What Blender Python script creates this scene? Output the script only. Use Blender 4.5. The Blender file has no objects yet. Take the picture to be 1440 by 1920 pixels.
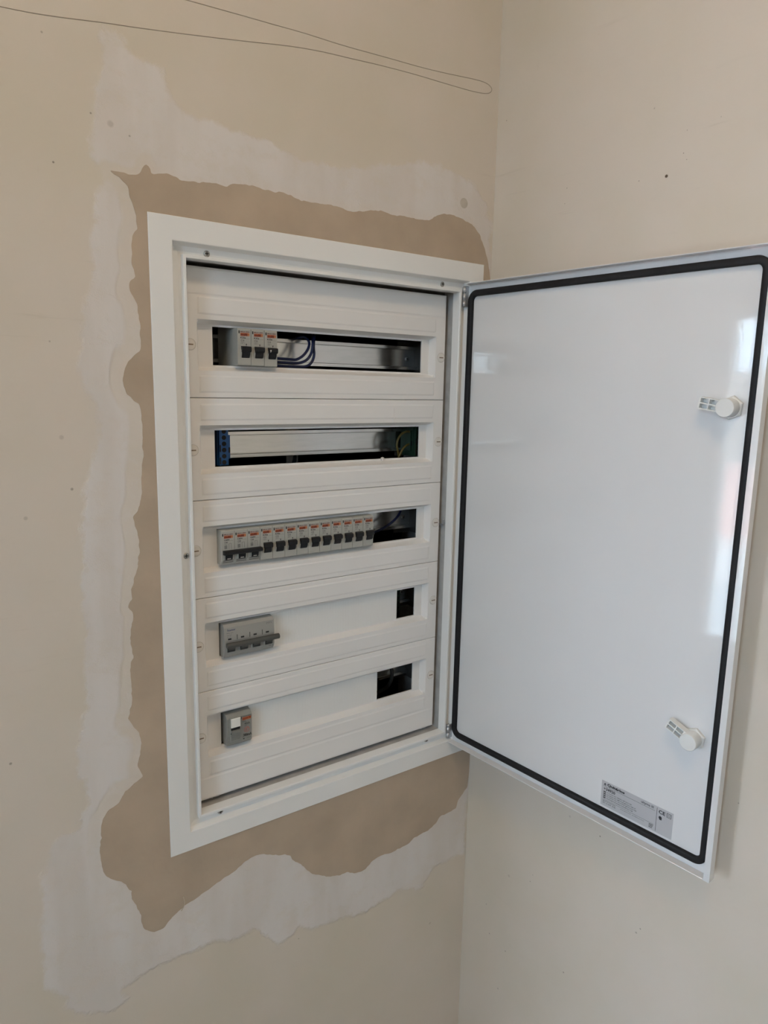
import bpy, bmesh, math, random
import numpy as np
from mathutils import Matrix, Vector
random.seed(7)
SC = bpy.context.scene
COL = SC.collection
Z0 = 1.72                       # height of the board frame's top edge above the floor, metres
# all builders below work in millimetres: x along the board wall, y into the wall, z up from the frame's top edge

# ---------------------------------------------------------------- camera, world, light, exposure
CAM_POS = (-250.93, -804.87, -183.47)
CAM_ROT = ((0.816985755, 0.084132962, -0.570487442), (-0.576329754, 0.152495804, -0.802863029), (0.019449697, 0.984716545, 0.173075229))
F_PX = 1315.91
cd = bpy.data.cameras.new('camera'); cam = bpy.data.objects.new('camera', cd); COL.objects.link(cam)
m4 = Matrix(CAM_ROT).to_4x4()
m4.translation = Vector((CAM_POS[0] / 1000, CAM_POS[1] / 1000, CAM_POS[2] / 1000 + Z0))
cam.matrix_world = m4
cd.sensor_fit = 'VERTICAL'; cd.sensor_height = 24.0; cd.lens = F_PX * 24.0 / 1920.0
cd.clip_start = 0.01; cd.clip_end = 200
SC.camera = cam

W = bpy.data.worlds.new('daylight'); SC.world = W; W.use_nodes = True
bg = W.node_tree.nodes['Background']
bg.inputs['Color'].default_value = (0.58, 0.79, 1.0, 1); bg.inputs['Strength'].default_value = 17.6

SC.view_settings.view_transform = 'Standard'; SC.view_settings.look = 'None'
SC.view_settings.gamma = 1.0; SC.view_settings.use_curve_mapping = False
SC.view_settings.exposure = 0.0
SC.cycles.max_bounces = 10; SC.cycles.diffuse_bounces = 7; SC.cycles.glossy_bounces = 5
SC.cycles.use_denoising = True

sl = bpy.data.lights.new('sun', 'SUN'); sl.energy = 36.0; sl.color = (0.95, 0.96, 1.0); sl.angle = math.radians(0.6)
sun = bpy.data.objects.new('sun', sl); COL.objects.link(sun)
sun.rotation_euler = (0, math.radians(38), math.radians(-12))      # high, from behind the house, onto the terrace

def portal(name, loc, rot, sx, sy):
    l = bpy.data.lights.new(name, 'AREA'); l.shape = 'RECTANGLE'; l.size = sx; l.size_y = sy
    l.cycles.is_portal = True
    o = bpy.data.objects.new(name, l); COL.objects.link(o); o.location = loc; o.rotation_euler = rot
    return o

# ---------------------------------------------------------------- measured outlines on the walls, millimetres
MORTAR = [(-37.5,35.3),(-26.7,35.2),(-15.7,35.0),(-6.2,36.2),(-2.5,45.4),(1.0,48.1),(4.4,46.6),(6.4,39.5),(15.6,40.6),(22.7,44.0),(30.3,42.1),(42.1,38.1),(66.7,40.7),(79.3,42.3),(92.1,41.1),(98.7,45.1),(122.0,47.9),(142.4,45.4),(160.0,46.5),(177.9,44.6),(188.9,40.9),(215.3,41.9),(242.5,42.4),(258.6,39.1),(279.0,42.8),(295.7,46.6),(308.5,47.3),(325.9,45.2),(348.1,46.5),(371.0,45.7),(389.7,47.7),(403.7,56.1),(415.2,59.9),(432.9,59.7),(451.1,58.0),(468.8,53.3),(479.6,46.7),(491.1,31.1),(499.6,14.9),(506.2,-4.8),(511.7,-23.4),(512.1,-46.6),(512.3,-800.7),(511.2,-824.9),(507.6,-848.4),(496.1,-859.4),(486.9,-866.1),(484.0,-879.9),(464.1,-882.6),(449.0,-882.0),(438.0,-892.6),(423.5,-898.8),(410.1,-899.5),(393.7,-901.9),(383.0,-908.2),(366.9,-908.6),(345.9,-909.6),(330.3,-906.2),(315.1,-908.4),(305.2,-914.5),(295.3,-919.6),(280.6,-917.0),(266.0,-908.2),(256.5,-909.6),(237.6,-904.3),(219.2,-894.7),(205.7,-885.5),(196.8,-875.6),(189.7,-865.8),(183.6,-859.8),(175.0,-852.0),(169.1,-843.7),(162.3,-836.7),(149.8,-833.4),(137.4,-828.4),(125.3,-821.9),(115.7,-820.4),(109.3,-821.1),(97.5,-825.2),(85.8,-830.9),(74.2,-834.0),(64.3,-837.8),(55.2,-840.3),(44.0,-844.9),(29.3,-849.5),(15.0,-851.6),(7.7,-856.9),(0.6,-861.4),(-6.5,-865.9),(-10.2,-871.2),(-17.1,-872.5),(-25.3,-872.4),(-30.4,-866.1),(-35.7,-862.8),(-39.3,-853.5),(-40.2,-842.4),(-43.7,-831.7),(-44.7,-823.8),(-50.2,-815.3),(-50.4,-804.1),(-53.9,-795.9),(-61.0,-784.0),(-70.3,-778.5),(-78.0,-770.9),(-81.8,-760.0),(-84.1,-744.1),(-84.0,-729.9),(-81.5,-716.8),(-81.8,-709.7),(-80.7,-699.6),(-77.2,-690.4),(-70.9,-684.3),(-62.8,-681.6),(-56.2,-674.8),(-49.6,-665.1),(-41.8,-660.7),(-34.1,-657.6),(-30.8,-654.5),(-33.0,-646.0),(-35.2,-638.3),(-34.3,-631.6),(-31.2,-618.6),(-30.2,-607.1),(-31.7,-597.6),(-35.8,-591.7),(-40.5,-583.5),(-44.5,-575.6),(-42.3,-567.4),(-39.4,-558.0),(-38.3,-544.8),(-38.3,-531.4),(-40.1,-514.3),(-37.9,-506.2),(-34.6,-501.0),(-34.9,-492.3),(-37.5,-481.9),(-35.9,-459.4),(-33.8,-451.4),(-32.9,-445.7),(-38.1,-439.6),(-36.7,-434.7),(-34.1,-430.6),(-33.0,-418.0),(-30.0,-405.7),(-25.8,-391.6),(-23.5,-377.9),(-21.9,-368.7),(-23.2,-355.9),(-25.8,-346.3),(-28.4,-336.7),(-28.8,-332.3),(-24.5,-329.0),(-19.3,-318.9),(-17.6,-306.7),(-16.5,-279.2),(-14.6,-261.0),(-14.6,-246.0),(-13.9,-228.0),(-15.1,-213.1),(-18.2,-204.3),(-24.4,-199.6),(-29.4,-194.4),(-32.5,-186.9),(-33.3,-177.7),(-31.2,-169.6),(-26.8,-159.7),(-19.6,-153.6),(-13.0,-147.6),(-12.2,-141.8),(-12.7,-125.8),(-13.2,-108.7),(-14.0,-100.3),(-17.1,-93.3),(-20.9,-86.9),(-22.3,-81.4),(-20.3,-74.0),(-15.5,-68.0),(-16.4,-61.4),(-18.3,-53.4),(-18.0,-45.1),(-16.7,-28.0),(-12.4,-19.8),(-11.4,-8.8),(-12.3,-2.4),(-16.3,8.8),(-17.7,14.5),(-20.1,22.6),(-25.3,28.6),(-32.3,31.5)]
SKIM = [(-40.6,167.4),(-25.9,171.5),(-17.3,164.0),(-13.5,152.5),(5.5,149.9),(19.5,148.3),(27.5,132.1),(35.6,115.5),(47.3,110.1),(65.3,105.9),(96.6,101.5),(129.4,98.6),(156.8,93.6),(192.7,88.5),(246.0,92.3),(294.5,102.6),(345.9,117.4),(401.0,121.0),(440.0,117.6),(476.2,106.1),(498.3,87.8),(506.5,59.4),(513.2,-46.5),(512.3,-800.7),(510.7,-884.4),(506.9,-974.3),(439.0,-973.8),(417.2,-1000.5),(365.8,-982.0),(330.2,-991.1),(296.6,-994.8),(250.6,-986.3),(216.8,-984.9),(183.4,-963.5),(172.0,-975.7),(148.7,-974.0),(115.8,-935.5),(86.1,-938.8),(48.0,-923.4),(4.1,-925.6),(-28.0,-927.2),(-64.4,-933.6),(-54.0,-952.6),(-78.5,-959.9),(-111.4,-948.7),(-132.8,-929.0),(-139.1,-903.3),(-153.2,-876.0),(-147.6,-850.2),(-153.7,-827.9),(-147.8,-784.6),(-145.4,-744.3),(-141.4,-714.0),(-129.4,-700.4),(-114.2,-695.3),(-105.9,-691.6),(-112.3,-691.9),(-91.1,-667.5),(-94.3,-636.5),(-102.7,-631.7),(-102.3,-600.6),(-95.9,-567.6),(-88.7,-549.3),(-89.7,-514.1),(-89.9,-484.7),(-87.4,-435.6),(-84.4,-397.9),(-81.4,-341.4),(-78.3,-323.2),(-72.7,-278.7),(-63.1,-239.5),(-62.5,-205.6),(-75.7,-197.8),(-78.6,-161.6),(-77.7,-123.8),(-70.4,-95.6),(-60.7,-81.8),(-59.7,-39.5),(-52.5,-2.2),(-44.8,26.2),(-47.9,38.0),(-58.1,43.8),(-52.9,75.3),(-49.5,111.0),(-42.8,132.5)]
PENCIL = [(-134.4,161.5),(-102.7,164.4),(-74.0,168.5),(-38.8,174.3),(-1.5,179.8),(49.6,187.9),(111.2,198.4),(171.5,209.1),(214.5,214.8),(260.2,218.5),(308.6,222.3),(360.2,225.2),(415.3,226.9),(464.1,229.1),(489.4,233.0),(496.2,239.5),(488.7,244.6),(468.2,245.2),(414.7,240.0),(368.7,236.3),(325.1,234.1),(283.8,231.9),(244.5,229.9),(192.7,228.6),(151.0,226.5),(105.3,224.3),(50.6,221.3),(22.0,218.8)]
BDOTS = [(-91.4,33.0,1.0),(-53.3,86.7,0.9),(-99.2,-241.0,2.2),(-91.7,-296.9,1.4),(-34.3,80.8,3.0),(452.0,79.8,7.5),(-138.6,-324.8,1.9),(-170.1,-594.0,1.4),(-95.1,149.9,1.0),(34.5,-109.9,0.7),(-104.9,-142.1,0.9),(-10.1,-33.1,0.8),(12.1,-58.4,0.7),(236.9,-799.6,1.2),(300.3,-809.1,1.1),(400.4,-842.5,1.1),(435.0,-1077.4,1.9),(183.4,-984.0,0.9),(12.8,-806.5,1.0),(480.8,-68.4,0.8),(459.8,-278.3,0.8),(-15.2,72.9,1.0),(12.2,-55.5,0.7)]
RDOTS = [(-274.4,68.6,2.4),(-238.1,70.7,0.9),(-251.3,148.4,1.1),(-293.5,89.4,0.7),(-15.5,197.2,0.9),(-130.0,83.9,0.7),(-128.0,64.8,0.7),(-97.2,-958.5,2.4),(-204.7,-794.8,1.9),(-256.8,-797.8,1.2),(-323.4,-905.3,1.4),(-328.9,-895.7,1.1),(-140.3,-941.5,0.9),(-61.8,-1089.2,1.2),(-98.2,-1097.0,1.2),(-213.2,-1050.4,1.2),(-86.8,-1177.2,1.4),(-51.4,-1040.0,1.0),(-435.3,-654.7,0.9),(-295.6,113.3,0.7),(-334.4,117.1,0.7),(-298.1,81.5,0.6),(-144.6,-927.6,1.0)]

# ---------------------------------------------------------------- materials
def mat(name, col, rough=0.5, metal=0.0, bump=0.0, bscale=400.0, var=0.0, vscale=8.0, coat=0.0, spec=0.5, aniso=None):
    m = bpy.data.materials.new(name); m.use_nodes = True
    nt = m.node_tree; N = nt.nodes; L = nt.links; b = N['Principled BSDF']
    b.inputs['Base Color'].default_value = (*col, 1); b.inputs['Roughness'].default_value = rough
    b.inputs['Metallic'].default_value = metal; b.inputs['Coat Weight'].default_value = coat
    b.inputs['Specular IOR Level'].default_value = spec
    tc = N.new('ShaderNodeTexCoord'); src = tc.outputs['Object']
    if aniso:
        mp = N.new('ShaderNodeMapping'); mp.inputs['Scale'].default_value = aniso
        L.new(src, mp.inputs['Vector']); src = mp.outputs['Vector']
    if var > 0:
        n = N.new('ShaderNodeTexNoise'); n.inputs['Scale'].default_value = vscale; n.inputs['Detail'].default_value = 5
        L.new(src, n.inputs['Vector'])
        r = N.new('ShaderNodeMapRange'); r.inputs['From Min'].default_value = 0.3; r.inputs['From Max'].default_value = 0.7
        r.inputs['To Min'].default_value = 1 - var; r.inputs['To Max'].default_value = 1 + var
        L.new(n.outputs['Fac'], r.inputs['Value'])
        h = N.new('ShaderNodeVectorMath'); h.operation = 'SCALE'; h.inputs[0].default_value = col
        L.new(r.outputs['Result'], h.inputs['Scale']); L.new(h.outputs['Vector'], b.inputs['Base Color'])
    if bump > 0:
        n2 = N.new('ShaderNodeTexNoise'); n2.inputs['Scale'].default_value = bscale; n2.inputs['Detail'].default_value = 2
        L.new(src, n2.inputs['Vector'])
        bp = N.new('ShaderNodeBump'); bp.inputs['Strength'].default_value = 1.0; bp.inputs['Distance'].default_value = bump
        L.new(n2.outputs['Fac'], bp.inputs['Height']); L.new(bp.outputs['Normal'], b.inputs['Normal'])
    return m

PAINT = (0.64, 0.575, 0.49)
M_FRAME = mat('white_powder_coat', (0.80, 0.80, 0.79), 0.34, bump=0.00002, bscale=500, var=0.015, vscale=5)
M_DOOR = mat('white_gloss_enamel', (0.72, 0.72, 0.73), 0.04, bump=0.000016, bscale=300, var=0.01, vscale=4)
M_PLATE = mat('white_moulded_plastic', (0.77, 0.755, 0.74), 0.42, bump=0.000006, bscale=1500, var=0.012, vscale=6)
M_STRIP = mat('white_blanking_plastic', (0.74, 0.74, 0.725), 0.45)
M_GALV = mat('galvanised_steel', (0.48, 0.465, 0.445), 0.55, 0.1, var=0.12, vscale=60)
M_BOX = mat('dark_box_interior', (0.30, 0.285, 0.27), 0.6, 0.2, var=0.15, vscale=50)
M_BRACKET = mat('black_side_bracket', (0.03, 0.026, 0.022), 0.55)
M_RAIL = mat('bright_rail_metal', (0.70, 0.69, 0.66), 0.21, 1.0, var=0.05, vscale=30, bump=0.00001, bscale=120, aniso=(1, 8, 8))
M_ZINC = mat('zinc_screw', (0.45, 0.44, 0.42), 0.38, 0.9, var=0.1, vscale=300)
M_HINGE = mat('hinge_metal', (0.55, 0.56, 0.58), 0.4, 0.7, var=0.1, vscale=300)
M_DARK = mat('dark_recess', (0.012, 0.012, 0.012), 0.8)
M_RUBBER = mat('black_foam_rubber', (0.010, 0.0095, 0.011), 0.6, var=0.15, vscale=200, spec=0.35)
M_BODY = mat('breaker_grey_plastic', (0.385, 0.38, 0.345), 0.45, var=0.02, vscale=60)
M_MAIN = mat('main_switch_grey_plastic', (0.32, 0.314, 0.29), 0.45, var=0.02, vscale=60)
M_RCD = mat('residual_device_grey_plastic', (0.255, 0.255, 0.235), 0.5, var=0.03, vscale=60)
M_TOGGLE = mat('anthracite_toggle', (0.013, 0.0135, 0.0155), 0.55, spec=0.3)
M_BAR = mat('handle_dark_grey', (0.07, 0.07, 0.064), 0.45)
M_INK = mat('black_print', (0.02, 0.02, 0.022), 0.6)
M_GREYINK = mat('grey_print', (0.085, 0.085, 0.085), 0.6)
M_ORANGE = mat('orange_print', (0.40, 0.095, 0.03), 0.6)
M_ORANGE2 = mat('light_orange_print', (0.47, 0.19, 0.08), 0.6)
M_BROWN = mat('dark_red_print', (0.13, 0.020, 0.010), 0.6)
M_RED = mat('red_print', (0.45, 0.12, 0.09), 0.6)
M_BLUEINK = mat('blue_print', (0.015, 0.035, 0.12), 0.6)
M_WHITE = mat('white_button', (0.80, 0.79, 0.75), 0.4)
M_LABEL = mat('silver_label', (0.47, 0.47, 0.49), 0.42)
M_CAP = mat('ivory_cap', (0.71, 0.68, 0.64), 0.45)
M_BLUE = mat('blue_terminal_plastic', (0.012, 0.095, 0.31), 0.4)
M_GREEN = mat('green_terminal_plastic', (0.006, 0.032, 0.015), 0.5)
M_WIREBLUE = mat('blue_cable_sheath', (0.007, 0.014, 0.070), 0.35)
M_WIREYG = mat('yellow_green_cable_sheath', (0.10, 0.072, 0.012), 0.45)
M_WIREBLACK = mat('black_cable_sheath', (0.015, 0.015, 0.015), 0.4)
M_MORTAR = mat('bare_mortar', (0.455, 0.363, 0.275), 0.9, bump=0.00035, bscale=90, var=0.085, vscale=14)
M_FLOOR = mat('floor_screed', (0.26, 0.23, 0.195), 0.7, var=0.1, vscale=4)
M_CEIL = mat('ceiling_paint', (0.78, 0.73, 0.64), 0.8, var=0.03, vscale=3)
M_PENCIL = mat('pencil_graphite', (0.41, 0.35, 0.28), 0.7)
M_UPVC = mat('window_frame_paint', (0.75, 0.75, 0.75), 0.4)
M_TILE = mat('pink_roof', (0.66, 0.42, 0.38), 0.8, var=0.1, vscale=1.5)
M_RENDER = mat('pale_render', (0.70, 0.69, 0.66), 0.8, var=0.05, vscale=1)
M_TREES = mat('far_house_render', (0.20, 0.20, 0.19), 0.9, var=0.2, vscale=1)

def glass():
    m = bpy.data.materials.new('window_glass'); m.use_nodes = True
    N = m.node_tree.nodes; L = m.node_tree.links; N.clear()
    o = N.new('ShaderNodeOutputMaterial'); mx = N.new('ShaderNodeMixShader'); t = N.new('ShaderNodeBsdfTransparent'); g = N.new('ShaderNodeBsdfGlossy')
    g.inputs['Roughness'].default_value = 0.02; mx.inputs['Fac'].default_value = 0.06
    L.new(t.outputs[0], mx.inputs[1]); L.new(g.outputs[0], mx.inputs[2]); L.new(mx.outputs[0], o.inputs[0])
    return m
M_GLASS = glass()

class Sh:                       # tiny node-tree writer
    def __init__(s, name):
        s.m = bpy.data.materials.new(name); s.m.use_nodes = True
        s.N = s.m.node_tree.nodes; s.L = s.m.node_tree.links; s.b = s.N['Principled BSDF']
        s.tc = s.N.new('ShaderNodeTexCoord')
    def inp(s, sock, v):
        if hasattr(v, 'node'): s.L.new(v, sock)
        else: sock.default_value = v
    def math(s, op, a, b=None, c=None, clamp=False):
        n = s.N.new('ShaderNodeMath'); n.operation = op; n.use_clamp = clamp
        s.inp(n.inputs[0], a)
        if b is not None: s.inp(n.inputs[1], b)
        if c is not None: s.inp(n.inputs[2], c)
        return n.outputs[0]
    def noise(s, scale, detail=4, stretch=None, rough=0.5):
        n = s.N.new('ShaderNodeTexNoise'); n.inputs['Scale'].default_value = scale; n.inputs['Detail'].default_value = detail
        n.inputs['Roughness'].default_value = rough
        v = s.tc.outputs['Object']
        if stretch:
            mp = s.N.new('ShaderNodeMapping'); mp.inputs['Scale'].default_value = stretch; s.L.new(v, mp.inputs['Vector']); v = mp.outputs['Vector']
        s.L.new(v, n.inputs['Vector']); return n.outputs['Fac']
    def ramp(s, v, a, b, lo=0.0, hi=1.0, smooth=True):
        n = s.N.new('ShaderNodeMapRange'); n.interpolation_type = 'SMOOTHSTEP' if smooth else 'LINEAR'
        s.inp(n.inputs['Value'], v)
        for k, x in (('From Min', a), ('From Max', b), ('To Min', lo), ('To Max', hi)): n.inputs[k].default_value = x
        return n.outputs['Result']
    def mix(s, f, a, b):
        n = s.N.new('ShaderNodeMix'); n.data_type = 'RGBA'
        s.inp(n.inputs['Factor'], f)
        s.inp(n.inputs[6], (*a, 1) if isinstance(a, tuple) else a); s.inp(n.inputs[7], (*b, 1) if isinstance(b, tuple) else b)
        return n.outputs[2]
    def attr(s, name):
        n = s.N.new('ShaderNodeAttribute'); n.attribute_name = name; return n.outputs['Fac']
    def dots(s, pts):           # mask of small round specks, points in metres, r in metres
        out = None
        for x, y, z, r in pts:
            d = s.N.new('ShaderNodeVectorMath'); d.operation = 'DISTANCE'
            s.L.new(s.tc.outputs['Object'], d.inputs[0]); d.inputs[1].default_value = (x, y, z)
            k = s.ramp(d.outputs['Value'], r * 0.55, r * 1.25, 1.0, 0.0)
            out = k if out is None else s.math('MAXIMUM', out, k)
        return out

def wall_material(name, dots, patched):
    s = Sh(name)
    big = s.noise(2.2, 4); mid = s.noise(9, 5); fine = s.noise(55, 4)
    tone = s.ramp(s.math('ADD', s.math('MULTIPLY', big, 0.6), s.math('MULTIPLY', mid, 0.4)), 0.35, 0.65)
    c = s.mix(tone, (PAINT[0] * 0.97, PAINT[1] * 0.97, PAINT[2] * 0.945), (PAINT[0] * 1.025, PAINT[1] * 1.02, PAINT[2] * 1.045))
    grime = s.ramp(s.noise(26, 6, rough=0.7), 0.62, 0.80, 0.0, 0.35)
    c = s.mix(grime, c, (PAINT[0] * 0.86, PAINT[1] * 0.85, PAINT[2] * 0.84))
    streak = s.math('MULTIPLY', s.ramp(s.noise(14, 5, stretch=(0.35, 0.35, 5.0), rough=0.7), 0.60, 0.74), s.ramp(s.noise(3.1, 2), 0.50, 0.66, 0.0, 0.5))
    c = s.mix(streak, c, (PAINT[0] * 0.84, PAINT[1] * 0.83, PAINT[2] * 0.82))
    h = s.math('MULTIPLY', mid, 0.4)
    if patched:
        sk = s.attr('skim_mm'); mo = s.attr('mortar_mm')
        n1 = s.noise(38, 5, rough=0.65); n2 = s.noise(11, 3, stretch=(2.0, 1, 0.45)); n3 = s.noise(26, 6, stretch=(0.8, 1, 1.0), rough=0.72)
        e = s.math('ADD', sk, s.math('ADD', s.math('MULTIPLY_ADD', n1, 26.0, -13.0), s.math('MULTIPLY_ADD', n2, 18.0, -9.0)))
        ms = s.ramp(e, -3.0, 4.5)
        ms = s.math('MULTIPLY', ms, s.ramp(n3, 0.34, 0.52, 0.66, 1.0))
        # thinner, duller skim next to the mortar
        dull = s.ramp(s.math('ADD', mo, s.math('MULTIPLY_ADD', n2, 44.0, -22.0)), -15.0, -9.0)
        dull = s.math('MULTIPLY', dull, s.ramp(n1, 0.25, 0.55, 0.45, 0.9))
        sx = s.N.new('ShaderNodeSeparateXYZ'); s.L.new(s.tc.outputs['Object'], sx.inputs[0])
        side = s.math('MULTIPLY', s.ramp(sx.outputs['X'], -0.02, 0.03, 1.0, 0.12), s.ramp(sx.outputs['Z'], -0.74, -0.66, 0.25, 1.0))
        dull = s.math('MULTIPLY', dull, side)
        ms = s.math('MULTIPLY', ms, s.math('SUBTRACT', 1.0, s.math('MULTIPLY', dull, 0.75)))
        sc = s.mix(s.ramp(n2, 0.35, 0.65), (0.650, 0.600, 0.560), (0.690, 0.650, 0.625))
        c = s.mix(ms, c, sc)
        h = s.math('ADD', h, s.math('MULTIPLY', ms, 0.6))
        h = s.math('ADD', h, s.math('MULTIPLY', s.math('MULTIPLY', ms, n1), 0.5))
    small = [d for d in dots if d[3] < 0.0019]; large = [d for d in dots if d[3] >= 0.0019]
    for pts, amt in ((small, 0.55), (large, 0.22)):
        if pts: c = s.mix(s.math('MULTIPLY', s.dots(pts), s.math('MULTIPLY', amt, s.ramp(fine, 0.3, 0.6, 0.5, 1.3))), c, (0.14, 0.11, 0.08))
    s.L.new(c, s.b.inputs['Base Color'])
    s.b.inputs['Roughness'].default_value = 0.75
    bp = s.N.new('ShaderNodeBump'); bp.inputs['Strength'].default_value = 0.55; bp.inputs['Distance'].default_value = 0.0020
    s.L.new(s.math('ADD', h, s.math('MULTIPLY', fine, 0.18)), bp.inputs['Height']); s.L.new(bp.outputs['Normal'], s.b.inputs['Normal'])
    return s.m

# ---------------------------------------------------------------- mesh helpers (millimetres)
_txt = {}
def text_geo(t, bold=0.0):
    if (t, bold) in _txt: return _txt[(t, bold)]
    cu = bpy.data.curves.new('lettering', 'FONT'); cu.body = t; cu.resolution_u = 2; cu.offset = bold
    o = bpy.data.objects.new('lettering', cu); COL.objects.link(o)
    dg = bpy.context.evaluated_depsgraph_get(); dg.update()
    me = o.evaluated_get(dg).to_mesh()
    v = np.array([(p.co.x, p.co.y) for p in me.vertices]); f = [tuple(p.vertices) for p in me.polygons]
    o.evaluated_get(dg).to_mesh_clear(); bpy.data.objects.remove(o); bpy.data.curves.remove(cu)
    v = v - v.min(axis=0); v = v / v.max(axis=0)
    _txt[(t, bold)] = (v, f); return v, f

class MB:
    def __init__(s): s.v = []; s.f = []; s.m = []; s.sm = []
    def add(s, vs, fs, m=0, smooth=False):
        b = len(s.v); s.v += [tuple(float(c) for c in p) for p in vs]
        for f in fs: s.f.append(tuple(b + i for i in f)); s.m.append(m); s.sm.append(smooth)
        return s
    def box(s, x0, x1, y0, y1, z0, z1, m=0):
        vs = [(x, y, z) for x in (x0, x1) for y in (y0, y1) for z in (z0, z1)]
        return s.add(vs, [(0, 1, 3, 2), (4, 6, 7, 5), (0, 4, 5, 1), (2, 3, 7, 6), (0, 2, 6, 4), (1, 5, 7, 3)], m)
    def cbox(s, x0, x1, y0, y1, z0, z1, c, m=0):        # box with chamfered front (low y) edges
        def ring(d, y): return [(x0 + d, y, z0 + d), (x1 - d, y, z0 + d), (x1 - d, y, z1 - d), (x0 + d, y, z1 - d)]
        vs = ring(c, y0) + ring(0, y0 + c) + ring(0, y1)
        fs = [(0, 1, 2, 3), (11, 10, 9, 8)]
        for r in (0, 4):
            for i in range(4): j = (i + 1) % 4; fs.append((r + i, r + 4 + i, r + 4 + j, r + j))
        return s.add(vs, fs, m)
    def prism_x(s, poly, x0, x1, m=0, smooth=False):    # poly of (y, z)
        n = len(poly); vs = [(x0, y, z) for y, z in poly] + [(x1, y, z) for y, z in poly]
        s.add(vs, [tuple(range(n - 1, -1, -1)), tuple(range(n, 2 * n))], m)
        return s.add(vs, [(i, (i + 1) % n, n + (i + 1) % n, n + i) for i in range(n)], m, smooth)
    def prism_y(s, poly, y0, y1, m=0):                  # poly of (x, z)
        n = len(poly); vs = [(x, y0, z) for x, z in poly] + [(x, y1, z) for x, z in poly]
        s.add(vs, [tuple(range(n)), tuple(range(2 * n - 1, n - 1, -1))], m)
        return s.add(vs, [(i, n + i, n + (i + 1) % n, (i + 1) % n) for i in range(n)], m)
    def lathe_y(s, cx, cz, prof, n=24, m=0, smooth=True, a0=0.0):   # prof of (r, y), front first
        vs = []; fs = []
        for r, y in prof:
            vs += [(cx + r * math.cos(a0 + 2 * math.pi * i / n), y, cz + r * math.sin(a0 + 2 * math.pi * i / n)) for i in range(n)]
        for k in range(len(prof) - 1):
            fs += [(k * n + i, (k + 1) * n + i, (k + 1) * n + (i + 1) % n, k * n + (i + 1) % n) for i in range(n)]
        s.add(vs, fs, m, smooth)
        return s.add(vs, [tuple(range(n)), tuple(range(len(vs) - 1, len(vs) - n - 1, -1))], m)
    def cyl(s, p, ax, r, h, n=16, m=0):                 # cylinder from p along axis index ax
        a, b = [(1, 2), (2, 0), (0, 1)][ax]; vs = []
        for t in (0, h):
            for i in range(n):
                q = list(p); q[ax] += t; q[a] += r * math.cos(2 * math.pi * i / n); q[b] += r * math.sin(2 * math.pi * i / n); vs.append(q)
        s.add(vs, [(i, (i + 1) % n, n + (i + 1) % n, n + i) for i in range(n)], m, True)
        return s.add(vs, [tuple(range(n - 1, -1, -1)), tuple(range(n, 2 * n))], m)
    def tube(s, path, r, n=8, m=0, sub=4):
        P = [Vector(p) for p in path]; pts = []
        for i in range(len(P) - 1):
            p0 = P[max(i - 1, 0)]; p1 = P[i]; p2 = P[i + 1]; p3 = P[min(i + 2, len(P) - 1)]
            for k in range(sub):
                t = k / sub
                pts.append(0.5 * ((2 * p1) + (p2 - p0) * t + (2 * p0 - 5 * p1 + 4 * p2 - p3) * t * t + (3 * p1 - p0 - 3 * p2 + p3) * t ** 3))
        pts.append(P[-1]); vs = []; up = Vector((0.13, 0.97, 0.2))
        for i, p in enumerate(pts):
            t = (pts[min(i + 1, len(pts) - 1)] - pts[max(i - 1, 0)]).normalized()
            a = t.cross(up).normalized(); b = t.cross(a)
            vs += [p + r * (math.cos(2 * math.pi * k / n) * a + math.sin(2 * math.pi * k / n) * b) for k in range(n)]
        fs = [(i * n + k, i * n + (k + 1) % n, (i + 1) * n + (k + 1) % n, (i + 1) * n + k) for i in range(len(pts) - 1) for k in range(n)]
        s.add(vs, fs, m, True)
        return s.add(vs, [tuple(range(n)), tuple(range(len(vs) - 1, len(vs) - n - 1, -1))], m)
    def text(s, t, x, ztop, w, h, y, m=0, bold=0.0):              # lettering that faces -y
        v, f = text_geo(t, bold)
        return s.add([(x + a * w, y, ztop - h + b * h) for a, b in v], f, m)
    def flat(s, x0, x1, z0, z1, y, m=0): return s.add([(x0, y, z0), (x1, y, z0), (x1, y, z1), (x0, y, z1)], [(0, 1, 2, 3)], m)
    def sweep(s, prof, x0, x1, z0, z1, m=0, rc=None):   # (inset, y) profile swept round a rectangle, mitred
        vs = []
        for d, y in prof: vs += [(x0 + d, y, z1 - d), (x1 - d, y, z1 - d), (x1 - d, y, z0 + d), (x0 + d, y, z0 + d)]
        fs = []
        for k in range(len(prof) - 1):
            for i in range(4): fs.append((4 * k + i, 4 * k + 4 + i, 4 * k + 4 + (i + 1) % 4, 4 * k + (i + 1) % 4))
        return s.add(vs, fs, m)
    def build(s, name, mats, parent=None, org=(0, 0, 0), bevel=0.0, seg=2, fix=True):
        me = bpy.data.meshes.new(name)
        o = bpy.data.objects.new(name, me); COL.objects.link(o)
        g = parent is None
        off = Vector(org)
        me.from_pydata([((p[0] - off.x) / 1000, (p[1] - off.y) / 1000, (p[2] - off.z) / 1000) for p in s.v], [], s.f)
        for x in (mats if isinstance(mats, (list, tuple)) else [mats]): me.materials.append(x)
        me.polygons.foreach_set('material_index', s.m); me.polygons.foreach_set('use_smooth', s.sm)
        if fix:
            bm = bmesh.new(); bm.from_mesh(me)
            bmesh.ops.remove_doubles(bm, verts=bm.verts, dist=1e-6)
            bmesh.ops.recalc_face_normals(bm, faces=bm.faces); bm.to_mesh(me); bm.free()
        me.update()
        if parent is not None: o.parent = parent
        else: o.location = (off.x / 1000, off.y / 1000, off.z / 1000 + Z0)
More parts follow.
